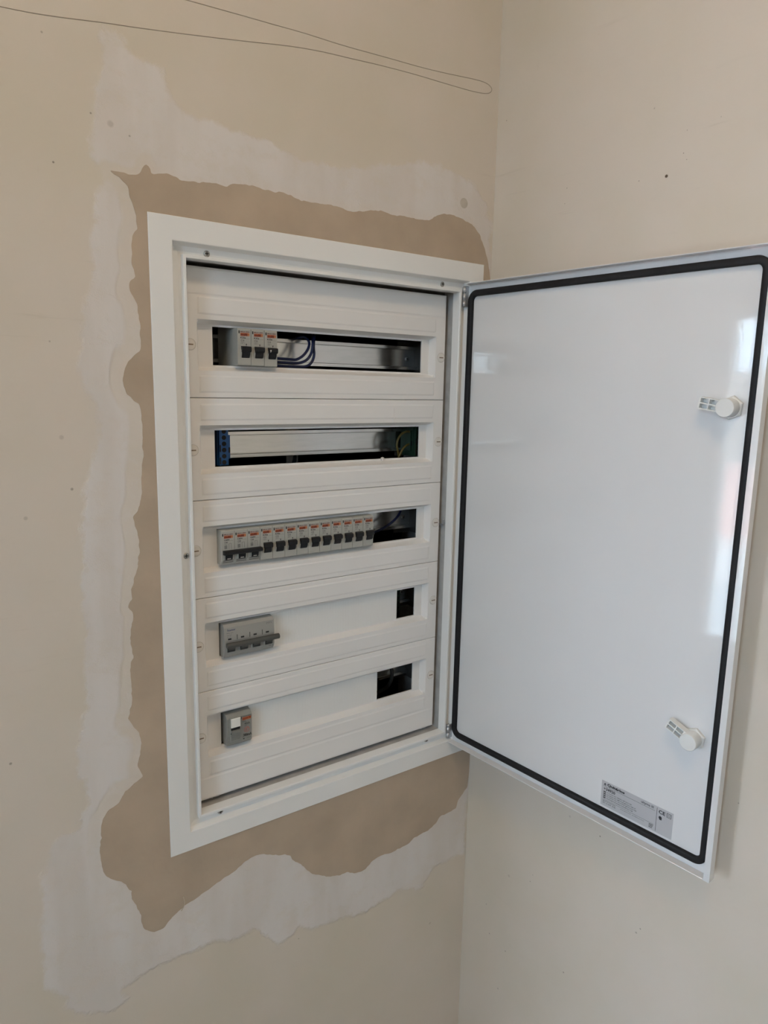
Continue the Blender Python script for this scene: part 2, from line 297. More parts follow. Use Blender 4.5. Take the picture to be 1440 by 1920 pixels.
        if bevel > 0:
            b = o.modifiers.new('edge', 'BEVEL'); b.width = bevel / 1000; b.segments = seg; b.limit_method = 'ANGLE'; b.angle_limit = math.radians(40)
        return o

def tag(o, label=None, cat=None, group=None, kind=None):
    for k, v in (('label', label), ('category', cat), ('group', group), ('kind', kind)):
        if v: o[k] = v
    return o
def thing(name, label, cat, org, group=None):
    o = bpy.data.objects.new(name, None); COL.objects.link(o); o.empty_display_size = 0.02
    o.location = (org[0] / 1000, org[1] / 1000, org[2] / 1000 + Z0)
    return tag(o, label, cat, group)
def dup(root, org, label):
    r = root.copy(); COL.objects.link(r); r.location = (org[0] / 1000, org[1] / 1000, org[2] / 1000 + Z0); r['label'] = label
    for ch in list(root.children):
        c = ch.copy(); COL.objects.link(c); c.parent = r
    return r

# ---------------------------------------------------------------- the room
YW = 2.0                         # face of the board wall; the frame stands 2 mm proud of it
XC, SKEW = 510.5, 0.046          # room corner and how far the right wall is out of square
ZF, ZC = -1720.0, 1000.0         # floor, ceiling
XL, YF = -2600.0, -3200.0        # left and front walls
def sdf(px, pz, poly):           # signed distance in mm, positive inside
    A = np.array(poly); B = np.roll(A, -1, axis=0); d = np.full(px.shape, 1e9); inside = np.zeros(px.shape, bool)
    for (ax, az), (bx, bz) in zip(A, B):
        ex, ez = bx - ax, bz - az; L2 = ex * ex + ez * ez + 1e-9
        t = np.clip(((px - ax) * ex + (pz - az) * ez) / L2, 0, 1)
        d = np.minimum(d, np.hypot(px - ax - t * ex, pz - az - t * ez))
        if abs(ez) > 1e-9: inside ^= ((az > pz) != (bz > pz)) & (px < ax + (pz - az) * ex / ez)
    return np.where(inside, d, -d)

XE, YR = -640.0, 900.0           # where the board wall ends on the left, and the back of the bay beyond it
def grid_lines(lo, hi, fine, flo, fhi, extra):
    l = set(np.round(np.arange(flo, fhi + 0.1, fine), 2).tolist()) | {lo, hi} | set(extra)
    return sorted(v for v in l if lo <= v <= hi)
def wall_back():
    hole = (20.0, 474.0, -756.0, -20.0)
    xs = grid_lines(XE, XC, 5.0, -330, XC, [-480, hole[0], hole[1]])
    zs = grid_lines(ZF, ZC, 5.0, -1000, 260, [hole[2], hole[3], 420, 700, -1150, -1330])
    X, Zg = np.meshgrid(xs, zs); nx = len(xs)
    vs = np.stack([X.ravel(), np.full(X.size, YW), Zg.ravel()], 1)
    fs = []
    for j in range(len(zs) - 1):
        zc = (zs[j] + zs[j + 1]) / 2
        for i in range(nx - 1):
            xc = (xs[i] + xs[i + 1]) / 2
            if any(a < xc < b and c < zc < d for a, b, c, d in (hole,)): continue
            fs.append((j * nx + i, j * nx + i + 1, (j + 1) * nx + i + 1, (j + 1) * nx + i))
    b = MB(); b.add(vs, fs)
    n0 = len(vs)
    b.box(XE, XE + 2, YW, YR, ZF, ZC); b.box(XE, XC + 150, 240, 242, ZF, ZC)
    dots = [(x / 1000, YW / 1000, z / 1000, r / 1000 * 1.15) for x, z, r in BDOTS if r < 6]
    o = b.build('wall_back', wall_material('cream_wall_with_filler', dots, True), fix=False)
    me = o.data; co = np.empty(len(me.vertices) * 3); me.vertices.foreach_get('co', co); co = co.reshape(-1, 3) * 1000
    for nm, poly in (('skim_mm', SKIM), ('mortar_mm', MORTAR)):
        a = me.attributes.new(nm, 'FLOAT', 'POINT')
        near = (co[:, 0] > -420) & (co[:, 1] < 3) & (co[:, 2] < 420) & (co[:, 2] > -1200)
        d = np.full(len(co), -400.0); d[near] = sdf(co[near, 0], co[near, 2], poly); a.data.foreach_set('value', d.astype(np.float32))
    return tag(o, 'cream painted wall with patchy filler around the recessed board', kind='structure')
wb = wall_back()

def mortar():
    pts = []
    P = [(min(x, XC - 0.6), z) for x, z in MORTAR]
    for i, (x, z) in enumerate(P):
        x2, z2 = P[(i + 1) % len(P)]; L = math.hypot(x2 - x, z2 - z); n = max(1, int(L / 2.2))
        for k in range(n):
            t = k / n; j = 0.0 if (x > XC - 8 and x2 > XC - 8) else 0.75
            pts.append((min(x + (x2 - x) * t + random.gauss(0, j), XC - 0.5), z + (z2 - z) * t + random.gauss(0, j)))
    # smooth slightly so the edge is ragged but not spiky
    n = len(pts); pts = [((pts[i - 1][0] + 2 * pts[i][0] + pts[(i + 1) % n][0]) / 4, (pts[i - 1][1] + 2 * pts[i][1] + pts[(i + 1) % n][1]) / 4) for i in range(n)]
    hole = [(8, -8), (486, -8), (486, -768), (8, -768)]
    bm = bmesh.new(); y = YW - 0.5; edges = []
    for ring in (pts, hole):
        vv = [bm.verts.new((x / 1000, y / 1000, z / 1000)) for x, z in ring]
        edges += [bm.edges.new((vv[i], vv[(i + 1) % len(vv)])) for i in range(len(vv))]
    bmesh.ops.triangle_fill(bm, edges=edges, use_beauty=True)
    r = bmesh.ops.extrude_face_region(bm, geom=bm.faces[:])
    for v in r['geom']:
        if isinstance(v, bmesh.types.BMVert): v.co.y += 0.0009
    bmesh.ops.recalc_face_normals(bm, faces=bm.faces)
    me = bpy.data.meshes.new('mortar_patch'); bm.to_mesh(me); bm.free(); me.materials.append(M_MORTAR)
    o = bpy.data.objects.new('mortar_patch', me); COL.objects.link(o); o.parent = wb
    o['label'] = 'ragged brown bare mortar patch around the frame'
mortar()
b = MB(); b.tube([(x, YW - 0.05, z) for x, z in PENCIL], 0.48, 6, sub=5)
o = b.build('pencil_line', M_PENCIL, wb); o['label'] = 'thin looping pencil line near the top'
b = MB()
for x, z, r in BDOTS:
    if r > 6: b.lathe_y(x, z, [(r * 0.9, YW - 0.15), (r, YW + 0.3)], 20)
o = b.build('filled_hole', mat('grey_filler', (0.50, 0.45, 0.39), 0.85, var=0.08, vscale=120), wb); o['label'] = 'round grey filled hole in the plaster'

b = MB()
for p in ([(14, 1.2, -838), (15.5, 1.2, -846), (14.5, 1.2, -853), (11, 1.2, -858)], [(238, 1.2, -757), (226, 1.2, -760), (216, 1.2, -763.5)]): b.tube(p, 0.5, 6)
o = b.build('scratch', mat('pale_scratch', (0.56, 0.48, 0.38), 0.85), wb); o['label'] = 'pale scratches in the mortar'

def wall_right():
    b = MB(); x1 = XC + SKEW * -YF
    b.add([(XC, YW, ZF), (x1, YF, ZF), (x1, YF, ZC), (XC, YW, ZC), (x1 + 200, 180, ZF), (x1 + 200, YF, ZF), (x1 + 200, YF, ZC), (x1 + 200, 180, ZC), (XC, 180, ZF), (XC, 180, ZC)],
          [(0, 1, 2, 3), (5, 4, 7, 6), (1, 5, 6, 2), (4, 8, 9, 7), (8, 0, 3, 9), (0, 8, 4, 5, 1), (3, 2, 6, 7, 9)])
    dots = [((XC - SKEW * y) / 1000, y / 1000, z / 1000, r / 1000) for y, z, r in RDOTS]
    return tag(b.build('wall_right', wall_material('cream_wall_plain', dots, False)), 'cream painted wall behind the open door, specked with small marks', kind='structure')
wr = wall_right()
# nail hole high on the right wall: a small countersunk plug
y0, zq, rq = RDOTS[0]; xq = XC - SKEW * y0
b = MB(); b.cyl((xq - 0.35, y0, zq), 0, 1.7, 0.6, 10)
o = b.build('wall_plug', mat('brown_plug', (0.10, 0.07, 0.045), 0.8), wr); o['label'] = 'small dark nail hole'

P_PLAIN = wall_material('cream_wall_unseen', [], False)
x1 = XC + SKEW * -YF
tag(MB().box(XL - 150, x1 + 200, YF - 150, YR + 150, ZF - 150, ZF).build('floor', M_FLOOR), 'bare screed floor of the room', kind='structure')
tag(MB().box(XL - 150, x1 + 200, YF - 150, YR + 150, ZC, ZC + 150).build('ceiling', M_CEIL), 'off white ceiling of the room', kind='structure')
tag(MB().box(XL - 150, XE + 2, YR, YR + 150, ZF, ZC).build('wall_bay', P_PLAIN), 'cream end wall of the bay beside the board wall, outside the picture', kind='structure')
WA = (60.0, 650.0, -1550.0, 210.0)         # tall window of the bay, in the left wall: y0, y1, z0, z1
WL = (-2300.0, -1400.0, -300.0, 900.0)     # window of the main room, in the left wall
b = MB(); e = XL - 150
b.box(e, XL, YF, WL[0], ZF, ZC); b.box(e, XL, WL[1], WA[0], ZF, ZC); b.box(e, XL, WA[1], YR, ZF, ZC)
for w in (WA, WL): b.box(e, XL, w[0], w[1], ZF, w[2]); b.box(e, XL, w[0], w[1], w[3], ZC)
tag(b.build('wall_left', P_PLAIN), 'cream wall with two windows, outside the picture', kind='structure')
tag(MB().box(XL - 150, x1 + 200, YF - 150, YF, ZF, ZC).build('wall_front', P_PLAIN), 'cream wall behind the camera', kind='structure')

def window(name, pane, bars):
    o = MB()
    for q in bars: o.box(*q)
    f = tag(o.build(name, M_UPVC, bevel=2), 'white framed window outside the picture', kind='structure')
    MB().box(*pane).build('pane', M_GLASS, f).location = (0, 0, 0)
    return f
# ceiling lamp added for warm light from above, unseen behind the camera
LAMP = (-250.0, -950.0)
b = MB(); b.cyl((LAMP[0], LAMP[1], ZC - 60), 2, 170, 60, 32)
lamp = tag(b.build('added_ceiling_lamp', M_UPVC, None, (LAMP[0], LAMP[1], ZC)), 'unseen round white ceiling lamp added for warm light', kind='structure')
ll = bpy.data.lights.new('added_lamp_light', 'AREA'); ll.shape = 'DISK'; ll.size = 0.32; ll.energy = 7.2; ll.color = (1.0, 0.74, 0.46)
lo = bpy.data.objects.new('added_lamp_light', ll); COL.objects.link(lo); lo.parent = lamp; lo.location = (0, 0, -0.062)

def casement(name, w, mullion, rot):
    y0, y1, z0, z1 = w; a, c = XL - 100, XL - 60
    window(name, (XL - 82, XL - 78, y0 + 30, y1 - 2, z0 + 30, z1 - 2),
           [(a, c, y0, y0 + 45, z0, z1), (a, c, y1 - 4, y1, z0, z1), (a, c, y0, y1, z0, z0 + 45), (a, c, y0, y1, z1 - 4, z1), (a, c, mullion[0], mullion[1], z0, z1)])
    portal('portal', (e / 1000, (y0 + y1) / 2000, (z0 + z1) / 2000 + Z0), (0, -math.pi / 2, 0), (z1 - z0) / 1000, (y1 - y0) / 1000)
casement('window_1', WA, (500, 548), 0); casement('window_2', WL, (-1925, -1875), 0)
# what the door's gloss mirrors through the tall window
tag(MB().box(-40000, XL - 200, -40000, 40000, -1900, -1760).build('ground', M_RENDER), 'pale terrace outside the window', kind='structure')
tag(MB().box(-7300, -7000, -15000, 15000, -1760, -970).build('wall_garden', M_TILE), 'pink garden wall outside the window', kind='structure')
tag(MB().box(-14000, -12000, -15000, 15000, -1760, 240).build('wall_house', M_TREES), 'grey house front outside the window', kind='structure')

# ---------------------------------------------------------------- the distribution board
FW, FH = 494.3, 775.7
BO = (FW / 2, 0.0, -FH)
board = thing('distribution_board', 'white recessed electrical distribution board with its door wide open', 'electrical panel', BO)
def part(b, name, m, parent=board, label=None, **k):
    o = b.build(name, m, parent, BO, **k)
    if label: o['label'] = label
    return o

b = MB()
b.sweep([(0, 3.2), (0, 0.6), (0.6, 0), (25.4, 0), (26.2, 0.4), (29.2, 9.2), (30.2, 9.9), (38.2, 10), (38.6, 9.6), (38.6, 3.4), (39.2, 2.6), (41.9, 2.6), (42.5, 3.4), (42.5, 18), (41.5, 18.6), (40, 18.6)], 0, FW, -FH, 0)
b.sweep([(36.5, 10.3), (0.9, 3.1)], 0, FW, -FH, 0)
part(b, 'frame', M_FRAME)
b = MB()
i = 37.2
b.sweep([(i, 40), (i, 138), (i + 200, 138)], 0, FW, -FH, 0)
b.add([(i, 138, -i), (FW - i, 138, -i), (FW - i, 138, -FH + i), (i, 138, -FH + i)], [(0, 1, 2, 3)])
part(b, 'back_box', M_BOX, fix=False)
b = MB(); b.sweep([(39.6, 10.3), (40.4, 18.2), (40.4, 40.2), (37.0, 40.2)], 0, FW, -FH, 0)
part(b, 'collar', M_GALV, fix=False)
def screw(name, x, z, y, r, parent=board):
    b = MB(); b.lathe_y(x, z, [(r * 0.45, y - 1.6), (r * 0.85, y - 1.2), (r, y - 0.3), (r, y + 1)], 18)
    for dx, dz in ((r * 0.55, r * 0.12), (r * 0.12, r * 0.55)): b.box(x - dx, x + dx, y - 1.75, y - 1.2, z - dz, z + dz, 1)
    return part(b, name, [M_ZINC, M_DARK], parent)
for x, z in ((69.2, -34.0), (423.0, -33.4), (70.4, -741.6), (420.5, -740.6), (34.4, -388.0)): screw('frame_screw', x, z, 10, 3.9)

# cover plates
PX0, PX1 = 47.5, 445.6
ZS1, PIT = -198.81, 125.76
AX0, AX1 = 84.67, 409.67
YP, YA = 25.6, 36.6
ROWS = [-136.16 - k * PIT for k in range(5)]
BOT = -728.5; TOP = -46.2
def cover_plate(k):
    zt = TOP if k == 0 else ZS1 - (k - 1) * PIT - 0.35
    zb = BOT if k == 4 else ZS1 - k * PIT + 0.35
    nt = ROWS[k] + PIT / 2; nb = ROWS[k] - PIT / 2; zc = ROWS[k]
    rx0, rx1, rz0, rz1 = 61.5, 428.0, zc - 30.0, zc + 30.0     # recess rim
    s = 4.6
    ax0, ax1, az0, az1 = AX0, AX1, zc - 23, zc + 23
    pads = [(rx0 + 1, rx1 - 1, rz1 + 5.5, nt - 6.5), (rx0 + 1, rx1 - 1, nb + 6.5, rz0 - 5.5)]
    if k == 0: pads.append((PX0 + 1, PX1 - 1, nt - 5.0, zt - 0.6))
    if k == 4: pads.append((PX0 + 1, PX1 - 1, zb + 0.6, nb + 5.0))
    X = {PX0, PX0 + 0.6, PX1 - 0.6, PX1, rx0 - 0.5, rx0, rx0 + 0.8, rx0 + s - 0.6, rx0 + s, rx1 - s, rx1 - s + 0.6, rx1 - 0.8, rx1, rx1 + 0.5, ax0, ax1}
    Zs = {zb, zb + 0.6, zt - 0.6, zt, rz0 - 0.5, rz0, rz0 + 0.8, rz0 + s - 0.6, rz0 + s, rz1 - s, rz1 - s + 0.6, rz1 - 0.8, rz1, rz1 + 0.5, az0, az1}
    for a, c, d, e in pads: X |= {a, a + 2.0, c - 2.0, c}; Zs |= {d, d + 2.0, e - 2.0, e}
    X = sorted(X); Zs = sorted(Zs)
    def depth(x, z):
        y = YP
        e = min(x - PX0, PX1 - x, z - zb, zt - z)
        if e < 0.6: y += 0.6 - max(e, 0)
        r = min(x - rx0, rx1 - x, z - rz0, rz1 - z)
        if r > -0.5:
            t = min(1.0, max(0.0, r / s)); y += (YA - YP) * t
        for a, c, d, e in pads:
            q = min(x - a, c - x, z - d, e - z)
            if q > 0: y -= 0.6 * min(1, q / 2.0)
        return y
    vs = [(x, depth(x, z), z) for z in Zs for x in X]; nx = len(X); fs = []
    for j in range(len(Zs) - 1):
        for i in range(nx - 1):
            xm, zm = (X[i] + X[i + 1]) / 2, (Zs[j] + Zs[j + 1]) / 2
            if ax0 < xm < ax1 and az0 < zm < az1: continue
            fs.append((j * nx + i, j * nx + i + 1, (j + 1) * nx + i + 1, (j + 1) * nx + i))
    b = MB(); b.add(vs, fs)
    b.sweep([(0, YP + 0.6), (0, YP + 9), (1.5, YP + 9)], PX0, PX1, zb, zt)
    b.sweep([(0, YA), (0, YA + 2.2), (-3, YA + 2.2)], ax0, ax1, az0, az1)
    p = part(b, 'cover_plate', M_PLATE)
    for cx in (52.5, 438.3):
        c = MB(); r = 6.6
        c.lathe_y(cx, zc, [(r - 0.9, YP - 0.75), (r - 0.3, YP - 0.55), (r, YP - 0.1), (r, YP + 0.5)], 28)
        c.lathe_y(cx, zc, [(r + 0.6, YP - 0.05), (r + 0.6, YP + 0.3)], 28, 1)
        c.box(cx - 3.6, cx + 3.6, YP - 0.95, YP - 0.7, zc - 0.75, zc + 0.75, 2)
        part(c, 'cover_screw', [M_CAP, mat_cap_ring, M_SLOT], p)
    return p
mat_cap_ring = mat('grey_cap_ring', (0.55, 0.53, 0.50), 0.6)  # plain grey ring around each cover screw cap
M_SLOT = mat('brown_screw_slot', (0.22, 0.16, 0.11), 0.6)
plates = [cover_plate(k) for k in range(5)]
def blanking(k, x0, x1):
    zc = ROWS[k]; b = MB(); z0, z1 = zc - 22.9, zc + 22.9
    x = x0; n = max(1, round((x1 - x0) / 4.5)); w = (x1 - x0) / n
    prof = []
    for i in range(n): prof += [(x0 + i * w, 0.13), (x0 + i * w + 0.5, 0.0), (x0 + (i + 1) * w - 0.5, 0.0)]
    prof.append((x1, 0.13))
    vs = [(x, YA - 0.35 + d, z) for z in (z0, z1) for x, d in prof]; m = len(prof)
    b.add(vs, [(i, i + 1, m + i + 1, m + i) for i in range(m - 1)])
    b.box(x0, x1, YA - 0.05, YA + 3.4, z0, z1)
    o = part(b, 'blanking_strip', M_STRIP, plates[k], 'finely ribbed white blanking strip')
blanking(3, 159.0, 374.4); blanking(4, 124.5, 340.0)
b = MB(); b.lathe_y(341.4, ROWS[1] - 23.2, [(1.6, 33.2), (2.6, 33.8), (2.9, 35.2), (2.4, 37)], 14)
part(b, 'nub', M_CAP, plates[1], 'small white plastic nub on the sill')
b = MB(); b.box(353.2, 354.0, YP - 0.95, YP, ROWS[1] + 30, ROWS[1] + 52)
part(b, 'seam', M_PLATE, plates[1])

# rails behind the plates
for k in range(5):
    zc = ROWS[k]; b = MB()
    pr = [(-17.5, 87), (-17.5, 86), (-13.2, 86), (-12.6, 86.6), (-12.6, 93), (12.6, 93), (12.6, 86.6), (13.2, 86), (17.5, 86), (17.5, 87.2), (13.6, 87.2), (13.6, 94.2), (-13.6, 94.2), (-13.6, 87.2), (-17.5, 87.2)]
    pr = pr[1:]
    b.prism_x([(y, zc + z) for z, y in pr], 62, 440)
    rail = part(b, 'mounting_rail', M_RAIL)
    screw('rail_screw', 425.0, zc - 1, 93, 3.6, rail)
    for xa, xb, xw in ((408, 441, 440.2), (61, 84, 58)):
        b = MB(); b.prism_y([(xa, zc - 26), (xb, zc - 26), (xb, zc + 26), (xa, zc + 26)], 94.3, 97); b.box(xw, xw + 3, 60, 138, zc - 26, zc + 26)
        part(b, 'rail_bracket', M_BRACKET, rail)

# studs in the gap under the plates, and the clip on the right-hand side
for x, y, z in ((76.4, 40, -737.5), (436, 40, -737.5)):
    b = MB(); b.cyl((x, y, z), 2, 6.0, 4, 6); b.cyl((x, y, z), 2, 3, 13, 12)
    b.box(x - 9, x - 6, y - 6, y + 10, z, z + 9)
    part(b, 'stud', M_HINGE)
b = MB(); b.cyl((454.5, 30, -388), 0, 3.2, 3, 12); b.box(450.5, 457, 21, 24, -392, -384); b.box(450.5, 452, 21, 44, -393.5, -391)
part(b, 'side_clip', [M_HINGE])

# ---------------------------------------------------------------- the door (local: x from the hinge, y out of the back, z up)
PHI = math.radians(-84.6)
DW, DZ0, DZ1, DT = 432.0, -750.8, -29.7, 11.6
b = MB()
b.box(1.0, DW, DT, DT + 1.6, DZ0, DZ1)                          # sheet
for z in (DZ0, DZ1 - 1.3): b.box(2.5, DW - 6.3, 0, DT, z, z + 1.3)     # folded top and bottom edges
b.prism_y([(DW - 6.4, DZ0), (DW + 0.7, DZ0), (DW + 0.7, DZ1), (DW - 6.4, DZ1)], 0, DT)   # folded free edge, a broad rounded rim
door = b.build('door', M_DOOR, board, (0, 0, 0), bevel=0.9, seg=3, fix=False)
door.location = ((456.9 - BO[0]) / 1000, 3.0 / 1000, -BO[2] / 1000); door.rotation_euler = (0, 0, PHI)
door['label'] = 'glossy white sheet metal door swung open'
def dpart(b, name, m, label=None, **k):
    o = b.build(name, m, door, (0, 0, 0), **k)
    if label: o['label'] = label
    return o
# gasket: rounded rectangle ring
def ring_pts(x0, x1, z0, z1, r, n=8):
    out = []
    for cx, cz, a in ((x1 - r, z1 - r, 0), (x0 + r, z1 - r, 90), (x0 + r, z0 + r, 180), (x1 - r, z0 + r, 270)):
        out += [(cx + r * math.cos(math.radians(a + 90 * k / n)), cz + r * math.sin(math.radians(a + 90 * k / n))) for k in range(n + 1)]
    return out
G = (3.6, 424.2, -741.0, -39.4); gw = 8.8
loops = []
for d, y, r in ((0, DT, 16), (0, DT - 3.6, 16), (1.4, DT - 5.0, 14.6), (gw - 1.4, DT - 5.0, 8.4), (gw, DT - 3.6, 7), (gw, DT, 7)):
    loops.append([(x, y, z) for x, z in ring_pts(G[0] + d, G[1] - d, G[2] + d, G[3] - d, r)])
b = MB(); n = len(loops[0]); vs = [p for l in loops for p in l]
b.add(vs, [(k * n + i, k * n + (i + 1) % n, (k + 1) * n + (i + 1) % n, (k + 1) * n + i) for k in range(5) for i in range(n)], 0, True)
dpart(b, 'gasket', M_RUBBER, 'black rubber seal around the door', fix=False)
def lock(x, z, ang):
    b = MB()
    b.lathe_y(x, z, [(11.6, DT - 4.6), (13.2, DT - 3.6), (13.2, DT + 0.2)], 6, smooth=False, a0=0.4)
    b.lathe_y(x, z, [(9.6, -7.4), (10.3, -6.8), (10.3, DT - 4)], 36)
    # cam arm with four pockets
    ca, sa = math.cos(ang), math.sin(ang)
    def T(u, v): return (x + u * ca - v * sa, z + u * sa + v * ca)
    L0, L1, hw = 6.0, 31.5, 6.6
    us = [L0, 10.0, 10.8, 19.4, 20.6, 29.4, 30.6, L1]; vs_ = [-hw, -hw + 1.1, -0.65, 0.65, hw - 1.1, hw]
    def yy(i, j): return 3.2 if (i in (1, 2, 3, 4, 5, 6)) and False else -2.0
    for i in range(len(us) - 1):
        for j in range(len(vs_) - 1):
            pocket = (i in (2, 4)) and (j in (1, 3))
            u0, u1, v0, v1 = us[i], us[i + 1], vs_[j], vs_[j + 1]
            if i == len(us) - 2 and j in (0, 4): continue
            y0 = 4.4 if pocket else -3.0
            q = [T(u0, v0), T(u1, v0), T(u1, v1), T(u0, v1)]
            vv = [(a, y0, c) for a, c in q] + [(a, 5.6, c) for a, c in q]
            b.add(vv, [(0, 1, 2, 3), (7, 6, 5, 4), (0, 4, 5, 1), (1, 5, 6, 2), (2, 6, 7, 3), (3, 7, 4, 0)])
    return dpart(b, 'door_lock', M_STRIP, fix=False)
lock(397.5, -196.6, math.radians(171)); lock(394.5, -585.4, math.radians(157))
for z0, z1 in ((-62, -33), (-745, -722)):
    b = MB(); zz = z0; 
    while zz < z1 - 3: h = min(8.6, z1 - zz); b.cyl((-0.6, 4.2, zz), 2, 3.3, h - 0.8, 14); zz += 9.6
    b.cyl((-0.6, 4.2, z0), 2, 2.2, z1 - z0, 12); b.box(0.8, 2.6, 4, DT - 0.3, z0, z1)
    dpart(b, 'hinge', M_HINGE, 'grey metal pin hinge')
# maker's label
LX, LZ, LW, LH = 278.2, -693.6, 100.0, 35.4
b = MB(); b.box(LX, LX + LW, DT - 0.25, DT, LZ - LH, LZ, 0)
y = DT - 0.32
def lt(t, x, zt, w, h, m=1, bold=0.015): b.text(t, LX + x, LZ - zt, w, h, y, m, bold)
def lr(x0, x1, z0, z1, m=1): b.flat(LX + x0, LX + x1, LZ - z1, LZ - z0, y, m)
b.prism_y([(LX + 3.2, LZ - 5.2), (LX + 5.0, LZ - 2.4), (LX + 6.8, LZ - 5.2)], y, y + 0.05, 1); lr(3.2, 6.8, 5.6, 6.2)
lt('Quitérios', 8.2, 1.8, 25.4, 4.6, 1, 0.05)
lr(2.6, 76.0, 7.2, 7.55)
lt('ultyma III', 57.0, 2.2, 17.0, 4.2, 1)
lt('+34920', 3.4, 8.6, 17.0, 4.3, 1, 0.03)
for i, (t, w) in enumerate((('PT QUADRO DIST. EMBEBIDO METALICO 90M', 36), ('ES CUADRO DIST. EMPOTRAR METALICO 90M C/P', 42), ('FR COFFRET DIST. ENCASTRER METALLIQUE 90M', 43), ('EN DISTRIBUTION BOARD FLUSH METALLIC 90M', 38))):
    lr(3.4, 7.0, 14.3 + i * 2.75, 16.3 + i * 2.75, 2); lt(t, 8.4, 14.5 + i * 2.75, w, 1.7, 2)
lr(3.0, 76.0, 26.2, 26.5)
lt('MADE IN PORTUGAL', 3.4, 27.4, 19, 1.6, 2); lt('IEC 61439  IP40', 3.4, 30.0, 19, 1.7, 2)
lt('www.quiterios.pt   geral@quiterios.pt', 29, 28.0, 34, 1.4, 2)
for i in range(3): lr(69.5, 75.5 - 0.6 * i, 27.6 + i * 2.0, 28.7 + i * 2.0, 2)
lr(78.4, 78.9, 1.8, 33.8)
lt('CE', 81.0, 3.2, 8.6, 5.0, 1, 0.03)
for q in ((91.5, 97.5, 2.8, 3.4), (91.5, 97.5, 8.0, 8.6), (91.5, 92.1, 2.8, 8.6), (96.9, 97.5, 2.8, 8.6), (93.2, 95.9, 4.4, 4.8), (93.2, 95.9, 6.6, 7.0), (93.2, 93.6, 4.4, 7.0), (95.5, 95.9, 4.4, 7.0)): lr(*q)
b.lathe_y(LX + 83.6, LZ - 13.4, [(2.2, y), (2.2, y + 0.05)], 10, 1); lr(82.4, 85.6, 14.6, 16.2)
dpart(b, 'label_sticker', [M_LABEL, M_INK, M_GREYINK], 'silver rating label with black lettering', fix=False)

# ---------------------------------------------------------------- breakers
YB = 23.0
def nose_profile(zb, zt, dz=18.0, back=62.4):     # side outline (y, z) of a modular device, nose to the front
    return [(YB + 0.0, zb + 1.0), (YB + 1.0, zb), (YB + 25, zb), (YB + 25, zb - dz), (YB + back, zb - dz), (YB + back, zt + dz), (YB + 25, zt + dz), (YB + 25, zt), (YB + 1.0, zt), (YB, zt - 1.0)]
def print_block(b, w, zt, x, rows, y, schema=False):
    b.text('MERLIN GERIN', x + 3.9, zt - 3.4, 12.0, 1.55, y, 2, 0.03)
    b.flat(x + 1.4, x + 3.0, zt - 6.3, zt - 2.9, y, 1)
    b.flat(x + 3.8, x + 15.9, zt - 9.2, zt - 5.5, y, 3); b.flat(x + 13.4, x + 15.9, zt - 9.2, zt - 5.5, y - 0.02, 4)
    b.text('multi', x + 4.3, zt - 5.9, 8.7, 3.0, y - 0.05, 5, 0.05); b.text('9', x + 13.9, zt - 6.1, 1.5, 2.6, y - 0.05, 3)
    b.text(rows[0], x + 3.9, zt - 10.1, 7.0, 2.2, y, 1, 0.03); b.flat(x + 11.5, x + 16.4, zt - 12.6, zt - 12.4, y, 6)
    b.text(rows[1], x + 4.2, zt - 13.4, 4.6, 2.1, y, 6, 0.03)
    for i, t in enumerate(rows[2:]): b.text(t, x + 4.2, zt - 16.1 - 1.45 * i, 5.2, 1.0, y, 6)
INKS = [M_BODY, M_INK, M_BROWN, M_ORANGE, M_ORANGE2, M_BROWN, M_GREYINK]

def single_pole(x, zc, label, group, w=17.6):
    org = (x + w / 2, YB, zc - 22.5); t = thing('circuit_breaker', label, 'circuit breaker', org, group)
    zb, zt = zc - 22.5, zc + 22.5
    b = MB(); b.prism_x(nose_profile(zb, zt), x, x + w)
    # pale cheeks either side of the toggle
    for s in (-1, 1):
        cx = x + 10.2 + s * 6.0
        b.prism_x([(YB, zt - 35.5), (YB - 1.2, zt - 33.5), (YB - 1.9, zt - 30.2), (YB - 1.2, zt - 26.4), (YB, zt - 24.2)], cx - 0.75, cx + 0.75)
    b.build('body', M_BODY, t, org, bevel=0.35)
    b = MB()
    # barrel and wide thumb bar
    arc = [(YB + 0.2, zt - 36.2)] + [(YB + 2.8 - 6.2 * math.cos(math.radians(a)), zt - 29.2 + 7.2 * math.sin(math.radians(a))) for a in range(-66, 67, 12)] + [(YB + 0.2, zt - 22.2)]
    b.prism_x(arc, x + 5.3, x + 15.2)
    b.prism_x([(YB - 0.2, zt - 29.2), (YB - 4.4, zt - 28.2), (YB - 5.6, zt - 26.6), (YB - 5.6, zt - 23.0), (YB - 4.4, zt - 22.0), (YB - 0.2, zt - 21.4)], x + 4.4, x + 16.2)
    b.build('toggle', M_TOGGLE, t, org, bevel=0.5)
    b = MB(); print_block(b, w, zt, x, ('K32a', 'C16', '230/400V~', '6000  3'), YB - 0.08)
    b.cyl((x + 11.6, YB - 0.15, zt - 19.2), 1, 0.75, 0.1, 10, 1); b.flat(x + 11.35, x + 11.85, zt - 21.6, zt - 19.4, YB - 0.1, 1)
    o = b.build('printing', INKS, t, org, fix=False)
    return t, org

